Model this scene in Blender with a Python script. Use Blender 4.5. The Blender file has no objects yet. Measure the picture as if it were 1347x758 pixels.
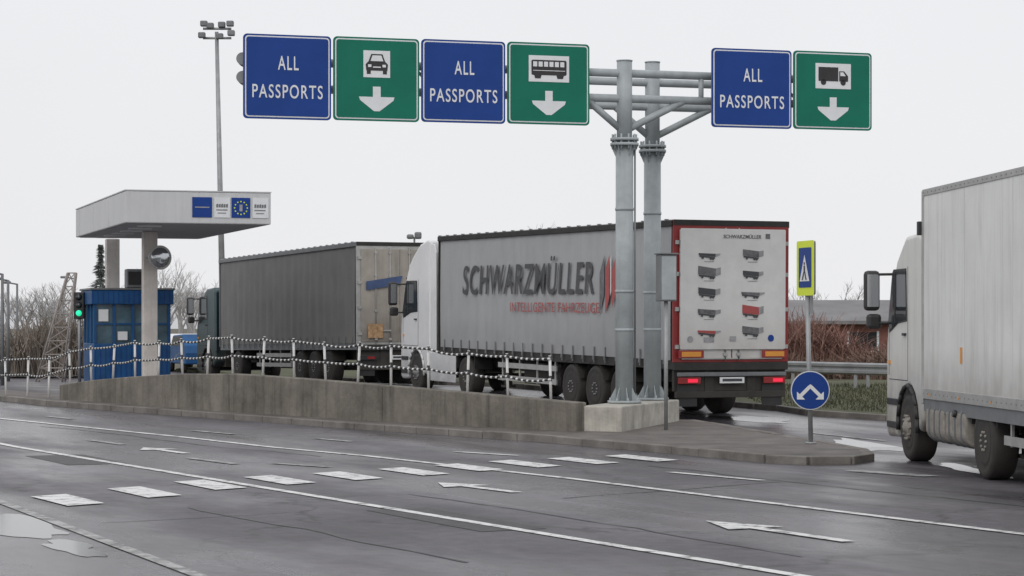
import bpy, bmesh, math, random
from mathutils import Vector, Matrix
random.seed(7)
S=bpy.context.scene
S.view_settings.view_transform='Standard'
S.view_settings.look='None'
S.view_settings.exposure=0

# ------------------------------------------------------------ materials
def mat(name,col,rough=.6,metal=0,var=.15,scale=3,grime=0,gz0=.3,gz1=2.0,bump=0,bscale=20,spec=.5,streak=0,coat=0,gcol=(.09,.075,.06)):
    m=bpy.data.materials.new(name); m.use_nodes=True
    nt=m.node_tree; N=nt.nodes; Lk=nt.links
    b=N['Principled BSDF']
    b.inputs['Roughness'].default_value=rough
    b.inputs['Metallic'].default_value=metal
    b.inputs['Specular IOR Level'].default_value=spec
    b.inputs['Coat Weight'].default_value=coat
    tc=N.new('ShaderNodeTexCoord')
    n=N.new('ShaderNodeTexNoise'); n.inputs['Scale'].default_value=scale; n.inputs['Detail'].default_value=6; n.inputs['Roughness'].default_value=.65
    Lk.new(tc.outputs['Object'],n.inputs['Vector'])
    r=N.new('ShaderNodeMapRange'); r.inputs['From Min'].default_value=.3; r.inputs['From Max'].default_value=.7
    r.inputs['To Min'].default_value=1-var; r.inputs['To Max'].default_value=1+var*.6
    Lk.new(n.outputs['Fac'],r.inputs['Value'])
    mx=N.new('ShaderNodeMix'); mx.data_type='RGBA'; mx.blend_type='MULTIPLY'; mx.inputs[0].default_value=1
    mx.inputs[6].default_value=(*col,1); Lk.new(r.outputs[0],mx.inputs[7])
    out=mx.outputs[2]
    if streak>0:
        mp=N.new('ShaderNodeMapping'); mp.inputs['Scale'].default_value=(3.5,3.5,.25)
        Lk.new(tc.outputs['Object'],mp.inputs['Vector'])
        n2=N.new('ShaderNodeTexNoise'); n2.inputs['Scale'].default_value=1.6; n2.inputs['Detail'].default_value=8; n2.inputs['Roughness'].default_value=.7
        Lk.new(mp.outputs[0],n2.inputs['Vector'])
        r2=N.new('ShaderNodeMapRange'); r2.inputs['From Min'].default_value=.48; r2.inputs['From Max'].default_value=.75
        r2.inputs['To Max'].default_value=streak; Lk.new(n2.outputs['Fac'],r2.inputs['Value'])
        m2=N.new('ShaderNodeMix'); m2.data_type='RGBA'; Lk.new(r2.outputs[0],m2.inputs[0]); Lk.new(out,m2.inputs[6]); m2.inputs[7].default_value=(*gcol,1)
        out=m2.outputs[2]
    if grime>0:
        sp=N.new('ShaderNodeSeparateXYZ'); Lk.new(tc.outputs['Object'],sp.inputs[0])
        r3=N.new('ShaderNodeMapRange'); r3.inputs['From Min'].default_value=gz1; r3.inputs['From Max'].default_value=gz0
        r3.inputs['To Max'].default_value=1; Lk.new(sp.outputs['Z'],r3.inputs['Value'])
        n3=N.new('ShaderNodeTexNoise'); n3.inputs['Scale'].default_value=2.5; n3.inputs['Detail'].default_value=8
        Lk.new(tc.outputs['Object'],n3.inputs['Vector'])
        mu=N.new('ShaderNodeMath'); mu.operation='MULTIPLY'; Lk.new(r3.outputs[0],mu.inputs[0]); Lk.new(n3.outputs['Fac'],mu.inputs[1])
        mu2=N.new('ShaderNodeMath'); mu2.operation='MULTIPLY'; mu2.use_clamp=True; Lk.new(mu.outputs[0],mu2.inputs[0]); mu2.inputs[1].default_value=grime*2
        m3=N.new('ShaderNodeMix'); m3.data_type='RGBA'; Lk.new(mu2.outputs[0],m3.inputs[0]); Lk.new(out,m3.inputs[6]); m3.inputs[7].default_value=(*gcol,1)
        out=m3.outputs[2]
    Lk.new(out,b.inputs['Base Color'])
    if bump>0:
        nb=N.new('ShaderNodeTexNoise'); nb.inputs['Scale'].default_value=bscale; nb.inputs['Detail'].default_value=5
        Lk.new(tc.outputs['Object'],nb.inputs['Vector'])
        bp=N.new('ShaderNodeBump'); bp.inputs['Strength'].default_value=bump; bp.inputs['Distance'].default_value=.02
        Lk.new(nb.outputs['Fac'],bp.inputs['Height']); Lk.new(bp.outputs[0],b.inputs['Normal'])
    return m

def asphalt_mat():
    m=bpy.data.materials.new('wet_asphalt'); m.use_nodes=True
    nt=m.node_tree; N=nt.nodes; L=nt.links; b=N['Principled BSDF']
    tc=N.new('ShaderNodeTexCoord')
    def noise(sc,det,scale3=None,rot=0,rgh=.6):
        n=N.new('ShaderNodeTexNoise'); n.inputs['Scale'].default_value=sc; n.inputs['Detail'].default_value=det; n.inputs['Roughness'].default_value=rgh
        if scale3:
            mp=N.new('ShaderNodeMapping'); mp.vector_type='TEXTURE'; mp.inputs['Rotation'].default_value=(0,0,rot); mp.inputs['Scale'].default_value=scale3
            L.new(tc.outputs['Object'],mp.inputs['Vector']); L.new(mp.outputs[0],n.inputs['Vector'])
        else: L.new(tc.outputs['Object'],n.inputs['Vector'])
        return n
    big=noise(.35,6); lane=noise(1.1,5,(1,22,1),math.radians(27)); fine=noise(60,3,rgh=.7); mid=noise(5,6); wet=noise(.22,6,(1,3.0,1),math.radians(27))
    def mr(src,a,b_,c,d):
        r=N.new('ShaderNodeMapRange'); r.inputs['From Min'].default_value=a; r.inputs['From Max'].default_value=b_
        r.inputs['To Min'].default_value=c; r.inputs['To Max'].default_value=d; L.new(src,r.inputs['Value']); return r.outputs[0]
    def mul(a,b_):
        q=N.new('ShaderNodeMath'); q.operation='MULTIPLY'; L.new(a,q.inputs[0]); L.new(b_,q.inputs[1]); return q.outputs[0]
    v=mul(mul(mr(big.outputs['Fac'],.3,.7,.65,1.35),mr(lane.outputs['Fac'],.3,.7,.55,1.45)),mul(mr(fine.outputs['Fac'],.3,.7,.7,1.35),mr(mid.outputs['Fac'],.3,.7,.75,1.25)))
    vo=N.new('ShaderNodeTexVoronoi'); vo.feature='DISTANCE_TO_EDGE'; vo.inputs['Scale'].default_value=.17
    nw=noise(1.2,4); ad=N.new('ShaderNodeVectorMath'); ad.operation='ADD'
    sc=N.new('ShaderNodeVectorMath'); sc.operation='SCALE'; sc.inputs['Scale'].default_value=1.2
    L.new(nw.outputs['Color'],sc.inputs[0]); L.new(tc.outputs['Object'],ad.inputs[0]); L.new(sc.outputs[0],ad.inputs[1]); L.new(ad.outputs[0],vo.inputs['Vector'])
    cr=mr(vo.outputs['Distance'],.002,.010,.5,1)
    v=mul(v,cr)
    mx=N.new('ShaderNodeMix'); mx.data_type='RGBA'; mx.blend_type='MULTIPLY'; mx.inputs[0].default_value=1
    mx.inputs[6].default_value=(.082,.075,.085,1); L.new(v,mx.inputs[7]); L.new(mx.outputs[2],b.inputs['Base Color'])
    rr=mul(mr(wet.outputs['Fac'],.42,.58,.24,.60),mr(lane.outputs['Fac'],.35,.65,.75,1.2))
    L.new(rr,b.inputs['Roughness'])
    b.inputs['Specular IOR Level'].default_value=.48
    bp=N.new('ShaderNodeBump'); bp.inputs['Strength'].default_value=.3; bp.inputs['Distance'].default_value=.01
    L.new(fine.outputs['Fac'],bp.inputs['Height']); L.new(bp.outputs[0],b.inputs['Normal'])
    return m

def paint_mat(name='worn_road_paint',col=(.74,.74,.74),p0=.37,p1=.50):
    m=bpy.data.materials.new(name); m.use_nodes=True
    nt=m.node_tree; N=nt.nodes; L=nt.links; b=N['Principled BSDF']; b.inputs['Roughness'].default_value=.5
    tc=N.new('ShaderNodeTexCoord'); n=N.new('ShaderNodeTexNoise'); n.inputs['Scale'].default_value=4; n.inputs['Detail'].default_value=10; n.inputs['Roughness'].default_value=.78
    L.new(tc.outputs['Object'],n.inputs['Vector'])
    r=N.new('ShaderNodeValToRGB'); e=r.color_ramp.elements
    e[0].position=p0; e[0].color=(.10,.10,.10,1); e[1].position=p1; e[1].color=(*col,1)
    L.new(n.outputs['Fac'],r.inputs[0]); L.new(r.outputs[0],b.inputs['Base Color'])
    return m

M={}
M['asphalt']=asphalt_mat()
M['paint']=paint_mat()
M['paint_faint']=paint_mat('faded_road_paint',(.42,.42,.42),.40,.56)
M['tar']=mat('tar_seal',(.025,.024,.026),.45,var=.4,scale=4)
M['patch']=mat('asphalt_repair',(.045,.042,.047),.55,var=.5,scale=6,bump=.3,bscale=60)
M['water']=mat('puddle_water',(.05,.048,.05),.10,var=.3,scale=2,bump=.03,bscale=9,spec=.5)
M['earth']=mat('earth_ground',(.12,.11,.08),.95,var=.4,scale=.2)
M['grass']=mat('winter_grass',(.085,.09,.045),.95,var=.6,scale=1.2,bump=.8,bscale=8)
M['pave']=mat('pavement_asphalt',(.15,.135,.125),.7,var=.5,scale=1.4,bump=.4,bscale=40)
M['kerb']=mat('kerb_concrete',(.20,.185,.17),.8,var=.5,scale=1.5,bump=.4)
M['conc']=mat('old_concrete',(.195,.178,.153),.9,var=.5,scale=1.1,streak=.85,bump=.6,bscale=14,gcol=(.06,.055,.047))
M['conc_l']=mat('light_concrete',(.50,.48,.43),.85,var=.35,scale=2.2,streak=.5,bump=.4,bscale=14,gcol=(.18,.16,.13))
M['galv']=mat('gantry_grey_paint',(.40,.44,.455),.5,var=.18,scale=3,streak=.35,gcol=(.22,.24,.23))
M['galv_d']=mat('steel_grey',(.2,.21,.22),.55,metal=.3,var=.2)
M['steel']=mat('galvanised_steel',(.36,.37,.38),.5,metal=.4,var=.2)
M['sblue']=mat('sign_blue',(.012,.055,.27),.5,var=.15,scale=1,spec=.25)
M['sgreen']=mat('sign_green',(.006,.175,.115),.5,var=.15,scale=1,spec=.25)
M['swhite']=mat('sign_white',(.78,.80,.82),.4,var=.08)
M['black']=mat('black_plastic',(.028,.028,.030),.5,var=.3)
M['under']=mat('chassis_black',(.030,.029,.028),.7,var=.4,grime=.4,gz0=.2,gz1=1.3)
M['tyre']=mat('tyre_rubber',(.034,.033,.032),.8,var=.3,scale=6,grime=.35,gz0=-.5,gz1=1.4)
M['rim']=mat('wheel_rim',(.28,.28,.28),.5,metal=.5,var=.3,scale=8)
M['rimw']=mat('wheel_rim_dirty',(.30,.28,.25),.7,var=.4,scale=8)
M['white']=mat('truck_white_paint',(.80,.81,.82),.3,var=.05,grime=.5,gz0=.2,gz1=1.3,coat=.3)
M['boxw']=mat('reefer_white_panel',(.80,.805,.79),.4,var=.10,scale=.7,streak=.38,grime=.9,gz0=.6,gz1=1.7,gcol=(.26,.24,.21))
M['cabw']=mat('cab_offwhite_paint',(.76,.765,.73),.35,var=.07,scale=1.2,streak=.25,grime=.8,gz0=.3,gz1=1.6,coat=.2,gcol=(.18,.16,.14))
M['curt']=mat('grey_curtain',(.39,.40,.41),.55,var=.10,scale=.8,streak=.18,bump=.35,bscale=1.6,grime=.5,gz0=.8,gz1=2,gcol=(.19,.19,.185))
M['curt2']=mat('dark_grey_curtain',(.165,.165,.165),.65,var=.2,scale=1,streak=.35,bump=.35,bscale=2,grime=.5,gz0=.8,gz1=2.4,gcol=(.22,.21,.19))
M['doorw']=mat('trailer_door_white',(.72,.72,.71),.45,var=.08,grime=.6,gz0=.8,gz1=2.3,gcol=(.35,.33,.3))
M['doort']=mat('trailer_door_tan',(.38,.35,.31),.6,var=.2,scale=2,streak=.4,grime=.6,gz0=.8,gz1=2.6)
M['alu']=mat('aluminium_dirty',(.45,.45,.44),.45,metal=.5,var=.2,scale=4)
M['dkred']=mat('red_frame',(.30,.03,.03),.45,var=.2,scale=4)
M['redt']=mat('red_print',(.42,.08,.08),.5,var=.1)
M['dkt']=mat('dark_print',(.06,.063,.07),.5,var=.1)
M['gpr']=mat('grey_print',(.16,.16,.17),.5,var=.5,scale=9)
M['lpr']=mat('pale_print',(.34,.34,.35),.5,var=.3,scale=9)
M['orange']=mat('orange_reflector',(.75,.32,.05),.4,var=.1)
M['glass']=mat('dark_glass',(.04,.048,.052),.08,var=.2,scale=1,spec=.8)
M['glass_b']=mat('booth_glass',(.07,.13,.17),.15,var=.6,scale=1.5,spec=.6)
M['bblue']=mat('booth_blue',(.012,.09,.25),.5,var=.3,scale=2,streak=.25,spec=.3)
M['canopy']=mat('canopy_cladding',(.60,.61,.62),.5,var=.08,scale=.5,streak=.28,gcol=(.34,.34,.33))
M['canu']=mat('canopy_soffit',(.55,.56,.57),.6,var=.08)
M['postw']=mat('canopy_post',(.68,.64,.60),.6,var=.15,streak=.2)
M['yel']=mat('fluorescent_yellow',(.72,.85,.03),.45,var=.05)
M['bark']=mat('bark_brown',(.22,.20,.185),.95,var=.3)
M['bark_far']=mat('haze_pale_twigs',(.37,.36,.355),1,var=.2,scale=.3)  # bark colour paled to paint in aerial haze, no volume used
M['conif']=mat('conifer_needles',(.15,.165,.155),.95,var=.4)  # needle colour lightened, distance haze painted in
M['shrub']=mat('brown_shrub',(.21,.14,.11),.95,var=.5,scale=1)
M['shrub2']=mat('red_brown_shrub',(.26,.145,.12),.95,var=.5,scale=1)
M['reed']=mat('dry_reed',(.23,.195,.165),.95,var=.4,scale=1)
M['hill']=mat('hazy_hill',(.56,.57,.59),1,var=.08,scale=.01)  # grey-blue haze is painted into the hill's base colour
M['brick']=mat('red_brick_wall',(.32,.145,.12),.85,var=.3,scale=1.2)
M['roofg']=mat('grey_roof',(.22,.215,.22),.8,var=.2,scale=.8)
M['wpl']=mat('white_plastic',(.74,.74,.73),.5,var=.12,grime=.3,gz0=0,gz1=.8)
M['silver']=mat('convex_mirror',(.5,.52,.54),.1,metal=.9,var=.05)
def emis(name,col,st):
    m=bpy.data.materials.new(name); m.use_nodes=True; b=m.node_tree.nodes['Principled BSDF']
    b.inputs['Base Color'].default_value=(*col,1); b.inputs['Emission Color'].default_value=(*col,1); b.inputs['Emission Strength'].default_value=st
    return m
M['tail']=emis('tail_lamp_red',(.8,.02,.06),.7)
M['taild']=mat('tail_lens_red',(.28,.02,.02),.3)
M['greenl']=emis('green_signal',(.03,.9,.45),.8)

# ------------------------------------------------------------ helpers
def link(o,parent=None):
    S.collection.objects.link(o)
    if parent is not None: o.parent=parent
    return o
def empty(name,loc=(0,0,0),rz=0):
    e=bpy.data.objects.new(name,None); e.empty_display_size=.3
    e.location=loc; e.rotation_euler=(0,0,rz); return link(e)
def fin(name,bm,m,parent=None,bevel=0,smooth=False,seg=2,loc=None):
    bmesh.ops.recalc_face_normals(bm,faces=bm.faces[:])
    me=bpy.data.meshes.new(name); bm.to_mesh(me); bm.free()
    if isinstance(m,(list,tuple)):
        for k in m: me.materials.append(k)
    else: me.materials.append(m)
    o=bpy.data.objects.new(name,me); link(o,parent)
    if loc is not None: o.location=loc
    if smooth:
        for p in me.polygons: p.use_smooth=True
    if bevel>0:
        md=o.modifiers.new('b','BEVEL'); md.width=bevel; md.segments=seg; md.limit_method='ANGLE'; md.angle_limit=math.radians(35)
    return o
def bbox(bm,x0,x1,y0,y1,z0,z1,mi=0):
    vs=[bm.verts.new(p) for p in [(x0,y0,z0),(x1,y0,z0),(x1,y1,z0),(x0,y1,z0),(x0,y0,z1),(x1,y0,z1),(x1,y1,z1),(x0,y1,z1)]]
    for f in [(0,1,2,3),(4,5,6,7),(0,1,5,4),(1,2,6,5),(2,3,7,6),(3,0,4,7)]:
        fc=bm.faces.new([vs[i] for i in f]); fc.material_index=mi
def box(name,parent,x0,x1,y0,y1,z0,z1,m,bevel=0):
    bm=bmesh.new(); bbox(bm,x0,x1,y0,y1,z0,z1); return fin(name,bm,m,parent,bevel)
def tube(bm,a,b,r0,r1=None,n=8,mi=0,caps=True):
    a=Vector(a); b=Vector(b); r1=r0 if r1 is None else r1
    d=(b-a)
    if d.length<1e-6: return
    d.normalize(); up=Vector((0,0,1)) if abs(d.z)<.95 else Vector((1,0,0))
    u=d.cross(up).normalized(); w=d.cross(u)
    A=[];B=[]
    for i in range(n):
        t=2*math.pi*(i+.5)/n; o=u*math.cos(t)+w*math.sin(t)
        A.append(bm.verts.new(a+o*r0)); B.append(bm.verts.new(b+o*r1))
    for i in range(n):
        f=bm.faces.new([A[i],A[(i+1)%n],B[(i+1)%n],B[i]]); f.material_index=mi; f.smooth=n>5
    if caps:
        f=bm.faces.new(A[::-1]); f.material_index=mi
        f=bm.faces.new(B); f.material_index=mi
def cyl(name,parent,a,b,r,m,r1=None,n=20):
    bm=bmesh.new(); tube(bm,a,b,r,r1,n); return fin(name,bm,m,parent)
def addprism(bm,pts,o,ax,ay,t,mi=0):
    o=Vector(o);ax=Vector(ax);ay=Vector(ay);n=ax.cross(ay).normalized()
    A=[bm.verts.new(o+ax*p[0]+ay*p[1]) for p in pts]
    B=[bm.verts.new(o+ax*p[0]+ay*p[1]+n*t) for p in pts]
    k=len(pts)
    bm.faces.new(A[::-1]).material_index=mi; bm.faces.new(B).material_index=mi
    for i in range(k):
        bm.faces.new([A[i],A[(i+1)%k],B[(i+1)%k],B[i]]).material_index=mi
def prism(name,parent,pts,o,ax,ay,t,m,bevel=0,seg=2):
    bm=bmesh.new(); addprism(bm,pts,o,ax,ay,t); return fin(name,bm,m,parent,bevel,seg=seg)
def rrect(x0,x1,y0,y1,r,n=5):
    p=[]
    for cx,cy,a in [(x1-r,y0+r,-90),(x1-r,y1-r,0),(x0+r,y1-r,90),(x0+r,y0+r,180)]:
        for i in range(n+1):
            t=math.radians(a+90*i/n); p.append((cx+r*math.cos(t),cy+r*math.sin(t)))
    return p
def text(name,parent,body,o,ax,ay,w,h,m,bold=0,shear=0,space=1):
    c=bpy.data.curves.new(name,'FONT'); c.body=body; c.offset=bold; c.shear=shear; c.extrude=.002; c.space_character=space
    t=bpy.data.objects.new('tmp',c); S.collection.objects.link(t)
    bpy.context.view_layer.update()
    me=bpy.data.meshes.new_from_object(t)
    bpy.data.objects.remove(t)
    xs=[v.co.x for v in me.vertices]; ys=[v.co.y for v in me.vertices]
    x0,x1,y0,y1=min(xs),max(xs),min(ys),max(ys)
    ax=Vector(ax);ay=Vector(ay);n=ax.cross(ay).normalized();o=Vector(o)
    for v in me.vertices:
        z=v.co.z
        v.co=o+ax*((v.co.x-x0)/(x1-x0)*w)+ay*((v.co.y-y0)/(y1-y0)*h)+n*(z+.002)
    me.materials.append(m)
    return link(bpy.data.objects.new(name,me),parent)
def lathe(bm,prof,c,axis,n=28,mi=0):
    c=Vector(c);a=Vector(axis).normalized(); up=Vector((0,0,1)) if abs(a.z)<.9 else Vector((1,0,0))
    u=a.cross(up).normalized(); w=a.cross(u)
    rings=[]
    for (s,r) in prof:
        rings.append([bm.verts.new(c+a*s+(u*math.cos(2*math.pi*i/n)+w*math.sin(2*math.pi*i/n))*r) for i in range(n)])
    for k in range(len(rings)-1):
        for i in range(n):
            f=bm.faces.new([rings[k][i],rings[k][(i+1)%n],rings[k+1][(i+1)%n],rings[k+1][i]]); f.material_index=mi; f.smooth=True
    for R in (rings[0],rings[-1]):
        f=bm.faces.new(R); f.material_index=mi

def gz(y):
    if y<38: return 0
    if y<63: return .012*(y-38)
    if y<83: return .3-.0125*(y-63)
    return .05
def sheet(name,poly,off,m,thick=0,parent=None):
    bm=bmesh.new()
    bm.faces.new([bm.verts.new((p[0],p[1],0)) for p in poly])
    for yy in (38,63,83):
        bmesh.ops.bisect_plane(bm,geom=bm.verts[:]+bm.edges[:]+bm.faces[:],plane_co=(0,yy,0),plane_no=(0,1,0))
    bmesh.ops.triangulate(bm,faces=bm.faces[:])
    bmesh.ops.recalc_face_normals(bm,faces=bm.faces[:])
    for fc in bm.faces:
        if fc.normal.z<0: fc.normal_flip()
    for v in bm.verts: v.co.z=gz(v.co.y)+off
    if thick:
        r=bmesh.ops.extrude_face_region(bm,geom=bm.faces[:])
        for v in [g for g in r['geom'] if isinstance(g,bmesh.types.BMVert)]: v.co.z-=thick
    me=bpy.data.meshes.new(name)
    if thick: bmesh.ops.recalc_face_normals(bm,faces=bm.faces[:])
    bm.to_mesh(me); bm.free(); me.materials.append(m)
    o=bpy.data.objects.new(name,me); link(o,parent); return o

# ------------------------------------------------------------ ground
sheet('ground',[(-1500,-50),(1500,-50),(1500,2500),(-1500,2500)],-.02,M['earth'])
sheet('road',[(-70,0),(70,0),(70,34),(70,95),(-70,95)],0,M['asphalt'])
grass_poly=[(5.9,50),(6.3,48.2),(7.6,46.2),(10,44),(15,41.5),(25,38.5),(68,36.5),(68,130),(-14,130),(-14,96),(-7,78)]
sheet('grass_verge',grass_poly,.10,M['grass'],.12)
def kerbrun(name,pts,w,hgt,m,step,bev):
    bm=bmesh.new()
    for a,b in zip(pts,pts[1:]):
        d=Vector((b[0]-a[0],b[1]-a[1],0)); n=max(1,int(round(d.length/step)))
        for i in range(n):
            p=Vector((a[0],a[1],0))+d*(i/n+.0015); q=Vector((a[0],a[1],0))+d*((i+1)/n-.0015)
            nn=Vector((-d.y,d.x,0)).normalized()*w
            vs=[(v.x,v.y,gz(v.y)) for v in (p-nn,q-nn,q+nn,p+nn)]
            hh=hgt+random.uniform(-.006,.006)
            A=[bm.verts.new((v[0],v[1],v[2]-.02)) for v in vs]; B=[bm.verts.new((v[0],v[1],v[2]+hh)) for v in vs]
            bm.faces.new(B)
            for j in range(4): bm.faces.new([A[j],A[(j+1)%4],B[(j+1)%4],B[j]])
    fin(name,bm,m,bevel=bev)
kerbrun('verge_kerb',[(-7.08,77.9),(5.8,49.9),(6.2,48.1),(7.5,46.05),(9.95,43.85),(14.95,41.35),(25,38.35),(67,36.35)],.07,.125,M['kerb'],1,.015)

front=[(-24,69),(-12.45,55.4),(-10.5,52.3),(-6.2,47.2),(-2.9,43.2),(.75,39.2),(2.2,36.9),(3.3,34.7)]
nose=[(3.75,33.75),(4.3,33.35),(4.9,33.5),(5.3,34.2),(5.4,35.4),(5.15,37.2),(4.6,39.6),(3.95,42.4),(3.45,44.4)]
back=[(2.5,44.9),(1.4,42.3),(-2.1,45.3),(-5.6,49.2),(-10.1,55),(-23,70.5)]
sheet('pavement',front+nose+back,.11,M['pave'],.13)
kerbrun('pavement_kerb',front+nose,.08,.120,M['kerb'],.95,.012)

# ------------------------------------------------------------ road markings
rm=empty('road_markings')
def stripe(name,pts,w,m,off=.005):
    for k,(a,b) in enumerate(zip(pts,pts[1:])):
        d=Vector((b[0]-a[0],b[1]-a[1])); nn=Vector((-d.y,d.x)).normalized()*w/2
        sheet(name,[(a[0]-nn.x,a[1]-nn.y),(b[0]-nn.x,b[1]-nn.y),(b[0]+nn.x,b[1]+nn.y),(a[0]+nn.x,a[1]+nn.y)],off+k*.0003,m,parent=rm)
stripe('edge_line',[(-14,48.8),(-8.6,38.8),(2.32,18.65),(5.9,12)],.14,M['paint'],.008)
stripe('lane_line',[(-14,51.6),(-10.4,46.8),(-5.7,40.5),(-2.27,35.5),(.765,30.3),(4.96,22.3),(8.5,15.4)],.14,M['paint'],.008)
stripe('near_line',[(-7.4,30),(-5.87,26.4),(-2.54,18.65),(0,12.7)],.13,M['paint_faint'],.008)
rd=Vector((.45,-.893)); rw=Vector((.66,.75))
zc=[(-5.14,26.6),(-4.45,27.85),(-3.82,29.1),(-3.03,30.0),(-2.2,30.8),(-1.36,31.7),(-.62,32.6),(.18,33.45),(1.05,34.2),(1.95,34.85)]
for c in zc:
    c=Vector(c); h=rd*random.uniform(.74,.82); w=rw*.26
    p=[c-h-w,c+h-w,c+h+w,c-h+w]
    sheet('crossing_bar',[(q.x,q.y) for q in p],.012,M['paint'],parent=rm)
def dash(a,b,w=.13,m='paint_faint',arrow=False):
    a=Vector(a);b=Vector(b);d=(b-a).normalized();n=Vector((-d.y,d.x))
    if arrow:
        L=(b-a).length; h=min(1.0,.38*L)
        p=[a,a+d*h+n*.33,a+d*h+n*.08,b+n*.08,b-n*.08,a+d*h-n*.08,a+d*h-n*.33]
    else: p=[a+n*w/2,b+n*w/2,b-n*w/2,a-n*w/2]
    sheet('arrow_marking' if arrow else 'dash_marking',[(q.x,q.y) for q in p],.010,M[m],parent=rm)
dash((2.0,23.8),(3.15,21.55),m='paint',arrow=True)
dash((-.95,29.5),(.06,27.8),m='paint',arrow=True)
dash((-6.05,37.8),(-5.1,36.1),m='paint',arrow=True)
dash((-3.5,33.6),(-2.6,32.7),.16); dash((2.15,31.6),(3.25,29.9),.14,'paint'); dash((-.9,36.6),(.1,35.5),.14,'paint')
dash((-5.9,42.6),(-5.0,41.5),.15); dash((-3.45,40.3),(-2.75,39.4),.15); dash((-9.6,47.6),(-8.9,46.6),.15)
dash((-7.3,39.8),(-6.5,38.6),.15); dash((4.7,31.9),(5.6,30.7),.3,'paint_faint'); dash((5.4,42),(6.4,39.6),.12)
dash((-10.4,41.5),(-9.3,40.2),.15); dash((-4.9,34.9),(-4.0,33.4),.15)
# tar-sealed cracks, repairs, puddles
rng=random.Random(77)
tar=empty('tar_sealed_cracks')
def seam(a,b,w):
    a=Vector(a);b=Vector(b);d=(b-a);n=Vector((-d.y,d.x)).normalized();k=max(4,int(d.length/.5))
    L_=[];R_2=[]; o=0
    for i in range(k+1):
        o+=rng.gauss(0,.035); p=a+d*(i/k)+n*o; ww=w*rng.uniform(.4,1.2)/2
        L_.append(p+n*ww); R_2.append(p-n*ww)
    for i in range(k): sheet('seam',[(v.x,v.y) for v in (L_[i],R_2[i],R_2[i+1],L_[i+1])],.0045,M['tar'],parent=tar)
seam((-3.6,25.6),(-.6,19.6),.06); seam((-1.2,27.6),(2.6,20.2),.035); seam((-9,44),(-3.2,35.2),.04); seam((-4.2,23.6),(-2.4,24.9),.04); seam((.6,26.9),(3.4,29.8),.035); seam((1.9,33),(7.5,22.5),.04)
def blob(name,cx,cy,rx,ry,rot,off,m,seed,n=36,par=None):
    r2=random.Random(seed); ph=[r2.uniform(0,6.28) for _ in range(4)]
    pts=[]
    for i in range(n):
        t=2*math.pi*i/n; k=1+.22*math.sin(2*t+ph[0])+.16*math.sin(3*t+ph[1])+.10*math.sin(5*t+ph[2])+.07*math.sin(8*t+ph[3])
        x=rx*k*math.cos(t); y=ry*k*math.sin(t); pts.append((cx+x*math.cos(rot)-y*math.sin(rot),cy+x*math.sin(rot)+y*math.cos(rot)))
    return sheet(name,pts,off,m,parent=par)
rot=math.radians(27)
blob('puddle',-5.05,23.2,.42,1.5,rot,.0042,M['water'],1)
blob('puddle',-4.0,21.0,.2,.8,rot,.0042,M['water'],2)
blob('puddle',5.9,38.4,.35,2.0,.1,.0042,M['water'],3)
blob('puddle',4.9,46.6,.5,1.6,.3,.0042,M['water'],4)
blob('puddle',6.4,32.2,.22,1.3,.1,.0042,M['water'],6)
sheet('asphalt_repair',[(-1.6,25.2),(-.3,22.6),(.35,22.95),(-.95,25.55)],.004,M['patch'])
sheet('asphalt_repair',[(-7.5,35.5),(-6.4,33.2),(-5.6,33.6),(-6.7,35.9)],.004,M['patch'])

# ------------------------------------------------------------ concrete wall
wp=[(-10.45,53.2,.62),(-9.5,52.0,.76),(-8.4,50.6,.87),(-7.2,49.1,.96),(-5.85,47.4,1.01),(-4.4,45.9,.96),(-2.5,43.8,.87),(-.6,42.0,.76),(1.12,40.5,.65)]
bm=bmesh.new()
rows=[]
for i,(x,y,z) in enumerate(wp):
    a=wp[max(0,i-1)]; b=wp[min(len(wp)-1,i+1)]
    d=Vector((b[0]-a[0],b[1]-a[1],0)).normalized(); n=Vector((-d.y,d.x,0))*.3
    if n.y<0: n=-n
    g=gz(y)+.08
    rows.append([bm.verts.new((x,y,g)),bm.verts.new((x,y,z)),bm.verts.new((x+n.x,y+n.y,z)),bm.verts.new((x+n.x,y+n.y,g))])
for a,b in zip(rows,rows[1:]):
    for j in range(4): bm.faces.new([a[j],a[(j+1)%4],b[(j+1)%4],b[j]])
bm.faces.new(rows[0]); bm.faces.new(rows[-1][::-1])
cw=empty('concrete_wall')
fin('wall_body',bm,M['conc'],cw,bevel=.02)
bm=bmesh.new()
for i in (4,6):
    a=wp[i]; b=wp[i+1]
    d=Vector((b[0]-a[0],b[1]-a[1],0)); u=d.normalized(); nn=Vector((u.y,-u.x,0))
    if nn.y>0: nn=-nn
    p=Vector((a[0],a[1],0))+u*.05+nn*.003
    vs=[bm.verts.new(p+u*s*.007+Vector((0,0,zz))) for s,zz in ((-1,gz(a[1])+.13),(1,gz(a[1])+.13),(1,a[2]-.04),(-1,a[2]-.04))]
    bm.faces.new(vs)
fin('expansion_joints',bm,M['under'],cw)

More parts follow.
